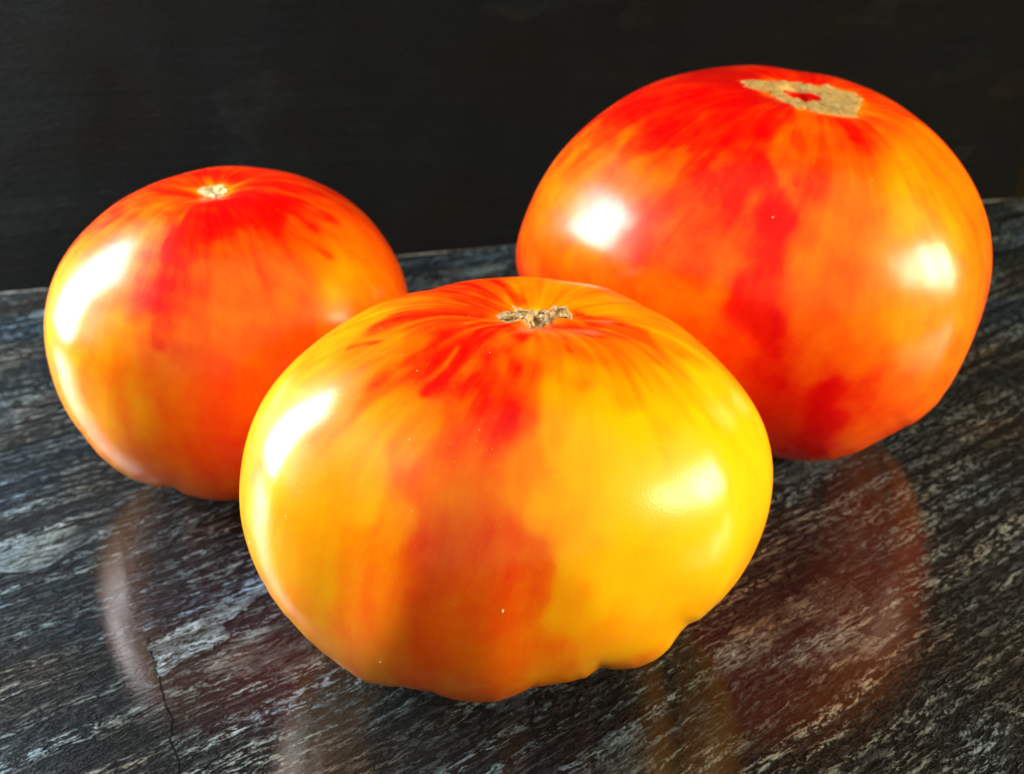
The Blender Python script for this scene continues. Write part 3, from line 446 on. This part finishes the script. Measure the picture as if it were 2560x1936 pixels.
class Fruit:
    """lobed, flattened fruit: a profile turned about its own axis, ribbed, tilted, and grown unevenly in girth"""
    def __init__(self, T):
        self.T = T
        self.c = np.array(T['centre']); self.A = np.array(T['rot'])
        s = np.array(T['girth']); w = np.array(T['axis'])
        u = np.cross(w, [0, 0, 1.]); u /= np.linalg.norm(u)
        self.u, self.v, self.w = u, np.cross(u, w), w
        self.s, self.lo = s, smooth_loop(s, 9)
        rng = np.random.RandomState(T['seed'])
        self.ph = [(k, a, rng.rand() * 6.28, rng.rand() * 6) for k, a in T['ribs']]
        self.rm = None
        L, P = np.meshgrid(np.linspace(0, 2 * np.pi, NL, endpoint=False), np.linspace(0, np.pi, NP))
        self.L, self.P = L.ravel(), P.ravel()
        self.p0 = self.base(self.L, self.P)
        self.X = self.grow(self.p0)
    def base(self, L, P):
        T = self.T
        s = np.sin(P)
        rho = np.sign(s) * np.abs(s) ** T['e']
        z = np.sign(np.cos(P)) * np.abs(np.cos(P)) ** T['ez'] * T['h']
        rib = np.zeros_like(L)
        for k, a, t0, t1 in self.ph:
            rib = rib + a * np.cos(k * L + t0 + .3 * np.sin(P * 2 + t1))
        sh = np.exp(-((P - .55) / .5) ** 2); bo = np.exp(-((P - 2.75) / .35) ** 2)
        rho = rho * (1 + rib * (.35 + .65 * s ** 2))
        z = z + T['h'] * (rib * (0.6 * sh - 1.0 * bo))
        d, w = T['dimple']; z = z - d * np.exp(-(rho / w) ** 2) * (1 + 9.6 * rib)
        if 'hole' in T:
            hx, hy = np.mean(T['hole'], 0)
            z = z - .022 * np.exp(-(((rho * np.cos(L) - hx) ** 2 + (rho * np.sin(L) - hy) ** 2) / .06 ** 2) ** 2) * (z > 0)
        d, w = T['bdimple']; z = z + d * np.exp(-(rho / w) ** 2) * (z < 0)
        return np.stack([rho * np.cos(L), rho * np.sin(L), z], -1)
    def grow(self, p0):
        p = (p0 @ self.A.T) * self.T['radius']
        a, b, t = p @ self.u, p @ self.v, p @ self.w
        r = np.hypot(a, b); psi = np.arctan2(b, a) % (2 * np.pi)
        if self.rm is None:
            self.rm = np.percentile(r, 99.5)
        g = np.arange(NB + 1) / NB * 2 * np.pi
        f = lambda q: np.interp(psi, g, np.concatenate([q, q[:1]]))
        S = f(self.lo); H = f(self.s) - S
        ww = np.clip((r / self.rm - .72) / .26, 0, 1); ww = ww * ww * (3 - 2 * ww)
        sc_ = S + H * ww
        return np.outer(a * sc_, self.u) + np.outer(b * sc_, self.v) + np.outer(t * self.T['depth'], self.w) + self.c
    def at_xy(self, xy, lift=None):
        xy = np.asarray(xy); rho = np.hypot(xy[:, 0], xy[:, 1])
        P = np.arcsin(np.clip(rho, 0, .999) ** (1 / self.T['e'])); L = np.arctan2(xy[:, 1], xy[:, 0])
        p = self.base(L, P)
        if lift is not None:
            p[:, 2] += lift / self.T['radius']
        return self.grow(p)
    def frame(self, L, P):
        e = 1e-3
        q = self.grow(self.base(np.array([L, L + e, L]), np.array([P, P, P + e])))
        tl, tp = q[1] - q[0], q[2] - q[0]
        n = np.cross(tp, tl); n /= np.linalg.norm(n)
        if n @ (q[0] - self.c) < 0: n = -n
        tp = tp / np.linalg.norm(tp)
        return q[0], np.cross(n, tp), tp, n

def wave_noise(p, seed, freq, n=14):
    rng = np.random.RandomState(seed)
    v = np.zeros(len(p))
    for _ in range(n):
        k = rng.normal(size=3) * freq
        v += np.sin(p @ k + rng.rand() * 6.28)
    return v / math.sqrt(n)

def ripeness(F):
    T = F.T
    p = F.p0.copy()
    for ax in range(3):
        p[:, ax] += .018 * wave_noise(F.p0, 40 + ax + T['seed'], 9) + .009 * wave_noise(F.p0, 50 + ax + T['seed'], 24)
    L, P = F.L, F.P
    num = np.zeros(len(p)); den = np.zeros(len(p))
    rng = np.random.RandomState(T['seed'] + 100)
    # the unseen side carries the same marbling: streaks running down from the stem
    st = np.zeros(len(p))
    for k in (2, 3, 5, 7, 9, 13):
        st += (1.0 / math.sqrt(k)) * np.cos(k * L + rng.rand() * 6.28 + .5 * np.sin(2 * P + rng.rand() * 6))
    default = np.clip(T['under'] * np.clip((P - 1.2) / .6, 0, 1) + .58 * (1 - np.clip((P - 1.2) / .6, 0, 1)) + .13 * st + .25 * np.exp(-(P / .7) ** 2), 0, 1)
    w0 = 2e-4
    num += w0 * default; den += w0
    sg = T['sigma'] * .72
    for x, y, z, r in T['ripe']:
        c = np.array([x, y, z]); d = p - c
        ax = np.array([x * z, y * z, -(x * x + y * y)]); ln = np.linalg.norm(ax)
        d2 = (d * d).sum(1)
        if ln > 1e-4:
            dm = d @ (ax / ln); d2 = d2 * 1.25 - .75 * dm * dm
        w = np.exp(-d2 / (sg * sg * 1.3)) + .006 * np.exp(-d2 / (sg * sg * 12))
        num += w * r; den += w
    shift = T['shift'] * np.clip((P - .45) / .6, 0, 1)
    v = num / den - shift
    for pts, wd, val in T['strokes']:
        q = np.array(pts); best = np.full(len(p), 9.0)
        for a_, b_ in zip(q[:-1], q[1:]):
            ab = b_ - a_; tt = np.clip(((p - a_) @ ab) / max(ab @ ab, 1e-9), 0, 1)
            best = np.minimum(best, np.linalg.norm(p - a_ - tt[:, None] * ab, axis=1))
        g = np.exp(-(best / (wd * .8)) ** 4 * .7) * .8 if val > .75 else np.exp(-(best / (wd * 1.1)) ** 2) * .42
        v = v * (1 - g) + (val - shift) * g
    # broad soft streaks, then fine streaks along the meridians, strongest on the shoulders, and cloudy mottling
    fs = np.zeros(len(p))
    for k in (17, 23, 31, 41, 53):
        fs += np.cos(k * L + rng.rand() * 6.28 + 1.5 * np.sin(1.7 * P + rng.rand() * 6) + 1.2 * wave_noise(F.p0, k, 5, 6)) / 2.2
    v = v + T['streak'] * fs * np.exp(-((P - .35) / .45) ** 2) + .01 * fs
    ms = np.cos(11 * L + 2 * wave_noise(F.p0, 31, 4, 6)) + np.cos(19 * L + 2 + 2 * wave_noise(F.p0, 32, 5, 6)) + np.cos(29 * L + 2.5 * wave_noise(F.p0, 33, 6, 6))
    v = v + .03 * ms * np.sin(P) * (.5 + .5 * np.tanh(wave_noise(F.p0, 34, 5)))
    v = v + .035 * wave_noise(F.p0, 77 + T['seed'], 16) + .02 * wave_noise(F.p0, 78 + T['seed'], 38)
    # pale yellow collar with rays round the stem scar
    poly = np.array(T['scar']); cen = poly.mean(0)
    rel = F.p0[:, :2] - cen
    pa = np.arctan2(poly[:, 1] - cen[1], poly[:, 0] - cen[0]); pr = np.hypot(*(poly - cen).T); o = np.argsort(pa)
    ang = np.arctan2(rel[:, 1], rel[:, 0])
    edge = np.interp(ang, np.concatenate([pa[o] - 2 * np.pi, pa[o], pa[o] + 2 * np.pi]), np.tile(pr[o], 3))
    dist = np.hypot(rel[:, 0], rel[:, 1]) - edge
    ray = np.clip(np.cos(ang * 5 + T['seed']) * .6 + np.cos(ang * 8 + 2) * .4, 0, 1) ** 2
    reach = T['collar'] * (.5 + 2.4 * ray)
    v = v - T['collar_gain'] * np.exp(-np.clip(dist, 0, 9) / reach) * (F.p0[:, 2] > 0)
    if 'hole' in T:
        hc = np.mean(T['hole'], 0)
        v = np.where((np.hypot(*(F.p0[:, :2] - hc).T) < .13) & (F.p0[:, 2] > 0), 1.0, v)
    return np.clip(v, 0.0, 1.0)

def resample(poly, n):
    p = np.array(poly); q = np.vstack([p, p[:1]])
    s = np.concatenate([[0], np.cumsum(np.hypot(*np.diff(q, axis=0).T))])
    t = np.linspace(0, s[-1], n, endpoint=False)
    return np.stack([np.interp(t, s, q[:, i]) for i in (0, 1)], -1)

def scar_mesh(F, mat, parent, hgt, rough, hole=None, grow=1.0, ragged=.0):
    T = F.T; n, m = 150, 26
    poly = np.array(T['scar'])
    cen = np.mean(hole, 0) if hole is not None else poly.mean(0)
    poly = cen + (poly - cen) * grow
    # order by angle so that rings never cross
    out = resample(poly, n)
    rag = np.array([1 + ragged * noise.noise(Vector((i * .35, 3, 1))) + ragged * .6 * noise.noise(Vector((i * .9, 8, 1))) for i in range(n)])
    out = cen + (out - cen) * rag[:, None]
    if hole is not None:
        ho = resample(hole, 48)
        ha = np.arctan2(*(ho - cen).T[::-1]); hr = np.hypot(*(ho - cen).T); o = np.argsort(ha)
        oa = np.arctan2(*(out - cen).T[::-1])
        r = np.interp(oa, np.concatenate([ha[o] - 2 * np.pi, ha[o], ha[o] + 2 * np.pi]), np.tile(hr[o], 3))
        inn = cen + np.stack([np.cos(oa), np.sin(oa)], -1) * r[:, None]
    else:
        inn = np.repeat(cen[None], n, 0) + (out - cen) * .02
    xy, lift = [], []
    for j in range(m):
        t = j / (m - 1)
        q = inn + (out - inn) * t
        for i in range(n):
            v = Vector((q[i, 0] * 26, q[i, 1] * 26, T['seed']))
            b = noise.noise(v) + .6 * noise.noise(v * 2.7) + .4 * noise.noise(v * 6)
            ed_ = min(1, (1 - t) / .12)
            if hole is not None: ed_ = min(ed_, t / .12)
            lift.append((-.00035 if ed_ == 0 else 0) + ed_ * (hgt + rough * b))
        xy.append(q)
    X = F.at_xy(np.vstack(xy), np.array(lift)) - F.base_pt
    fs = []
    for j in range(m - 1):
        for i in range(n):
            a = j * n + i; b = j * n + (i + 1) % n
            fs.append((a, a + n, b + n, b))
    if hole is None:
        fs.append(tuple(range(n)))
    return link_mesh("stem_scar", X, fs, mat, parent), out, cen

def speck_mesh(F, L, P, sx, sy, parent, i):
    q, tx, ty, n = F.frame(L, P)
    q = q - F.base_pt
    vs_, fs = [], []
    a, b = 8, 4
    for j in range(b):
        ph = (j / (b - 1)) * math.pi / 2
        for k in range(a):
            th = 2 * math.pi * k / a
            r = math.cos(ph) * (1 + .25 * noise.noise(Vector((k * 1.3, i * 2.1, j))))
            vs_.append(q + tx * (sx * .0007 * r * math.cos(th)) + ty * (sy * .0007 * r * math.sin(th)) + n * (min(sx, sy) * .00035 * math.sin(ph) - .00004))
    for j in range(b - 1):
        for k in range(a):
            fs.append((j * a + k, j * a + (k + 1) % a, (j + 1) * a + (k + 1) % a, (j + 1) * a + k))
    fs.append(tuple((b - 1) * a + k for k in range(a)))
    link_mesh("skin_speck", vs_, fs, M_SPECK, parent)

def tomato(key, label):
    T = TOMATOES[key]
    F = Fruit(T)
    F.base_pt = np.array([T['centre'][0], T['centre'][1], 0])
    root = bpy.data.objects.new("tomato", None)
    root.empty_display_size = .02
    col.objects.link(root)
    root.location = tuple(F.base_pt)
    root["label"] = label; root["category"] = "tomato"; root["group"] = "striped beefsteak tomatoes on the slate slab"
    X = F.X - F.base_pt
    # collapse the pole rings to single points
    V = [X[:NL].mean(0)] + list(X[NL:-NL]) + [X[-NL:].mean(0)]
    rp = ripeness(F)
    rv = np.concatenate([[rp[:NL].mean()], rp[NL:-NL], [rp[-NL:].mean()]])
    fs = []
    rows = NP - 2
    for k in range(NL):
        k1 = (k + 1) % NL
        fs.append((0, 1 + k, 1 + k1))
        for j in range(rows - 1):
            a = 1 + j * NL
            fs.append((a + k, a + NL + k, a + NL + k1, a + k1))
        a = 1 + (rows - 1) * NL
        fs.append((a + k, len(V) - 1, a + k1))
    sk = link_mesh("skin", V, fs, M_SKIN, root)
    at = sk.data.attributes.new('ripeness', 'FLOAT', 'POINT')
    at.data.foreach_set('value', rv.astype(np.float32))
    mer = np.stack([np.cos(F.L) * 2, np.sin(F.L) * 2, F.P * .35 + .15 * np.sin(F.L * 3)], -1) + .05 * np.stack([wave_noise(F.p0, 91 + k, 7) for k in range(3)], -1)
    mer = np.vstack([mer[:NL].mean(0)[None], mer[NL:-NL], mer[-NL:].mean(0)[None]])
    at = sk.data.attributes.new('meridian', 'FLOAT_VECTOR', 'POINT')
    at.data.foreach_set('vector', mer.astype(np.float32).ravel())
    for i, (L, P, sx, sy) in enumerate(T.get('specks', [])):
        speck_mesh(F, L, P, sx, sy, root, i)
    return F, root

F, root = tomato('front', "yellow-orange tomato in front with red streaks fanning from its crumbly stem scar")
scar, out, cen = scar_mesh(F, M_CORK_F, root, .0003, .0007, grow=1.05, ragged=.12)
# dry curled scraps of the stem left standing in the scar
random.seed(11)
for i in range(34):
    t = random.random() ** .5 * .92
    k = random.randrange(len(out))
    xy = cen + (out[k] - cen) * t
    p = F.at_xy(np.array([xy]), np.array([.0004]))[0] - F.base_pt
    a = random.uniform(0, 6.28); ln = random.uniform(.0007, .0019); wd = random.uniform(.0003, .0008); up = random.uniform(.1, .9)
    d = Vector((math.cos(a), math.sin(a), up)).normalized(); s = d.cross(Vector((0, 0, 1))).normalized(); n = s.cross(d)
    curl = random.uniform(-.5, .9)
    vs_, fs = [], []
    for j in range(6):
        u = j / 5
        c = Vector(p) + d * (ln * (u - .35)) + n * (curl * ln * (u - .3) ** 2)
        ww = wd * (1 - .75 * abs(2 * u - 1) ** 2) * random.uniform(.7, 1.2)
        for (sx, sz) in ((-1, 0), (0, .35), (1, 0), (0, -.35)):
            vs_.append(c + s * (ww * sx) + n * (ww * sz))
    for j in range(5):
        for k in range(4):
            fs.append((j * 4 + k, j * 4 + (k + 1) % 4, j * 4 + 4 + (k + 1) % 4, j * 4 + 4 + k))
    fs += [(3, 2, 1, 0), (20, 21, 22, 23)]
    link_mesh("flake", vs_, fs, M_CORK_F, scar)

F, root = tomato('left', "smallest of the three tomatoes, orange with a bright red top and tiny pale stem scar")
scar_mesh(F, M_CORK_L, root, .0004, .00025, grow=1.0, ragged=.05)

F, root = tomato('right', "largest of the tomatoes, red and orange, with wide tan scar around a hole")
scar_mesh(F, M_CORK_R, root, .0005, .0004, hole=[[-.03 + (.076 + .006 * math.sin(.6 * k + 1)) * math.cos(k * .3), .045 + (.068 + .005 * math.cos(.9 * k)) * math.sin(k * .3)] for k in range(21)], ragged=.09)
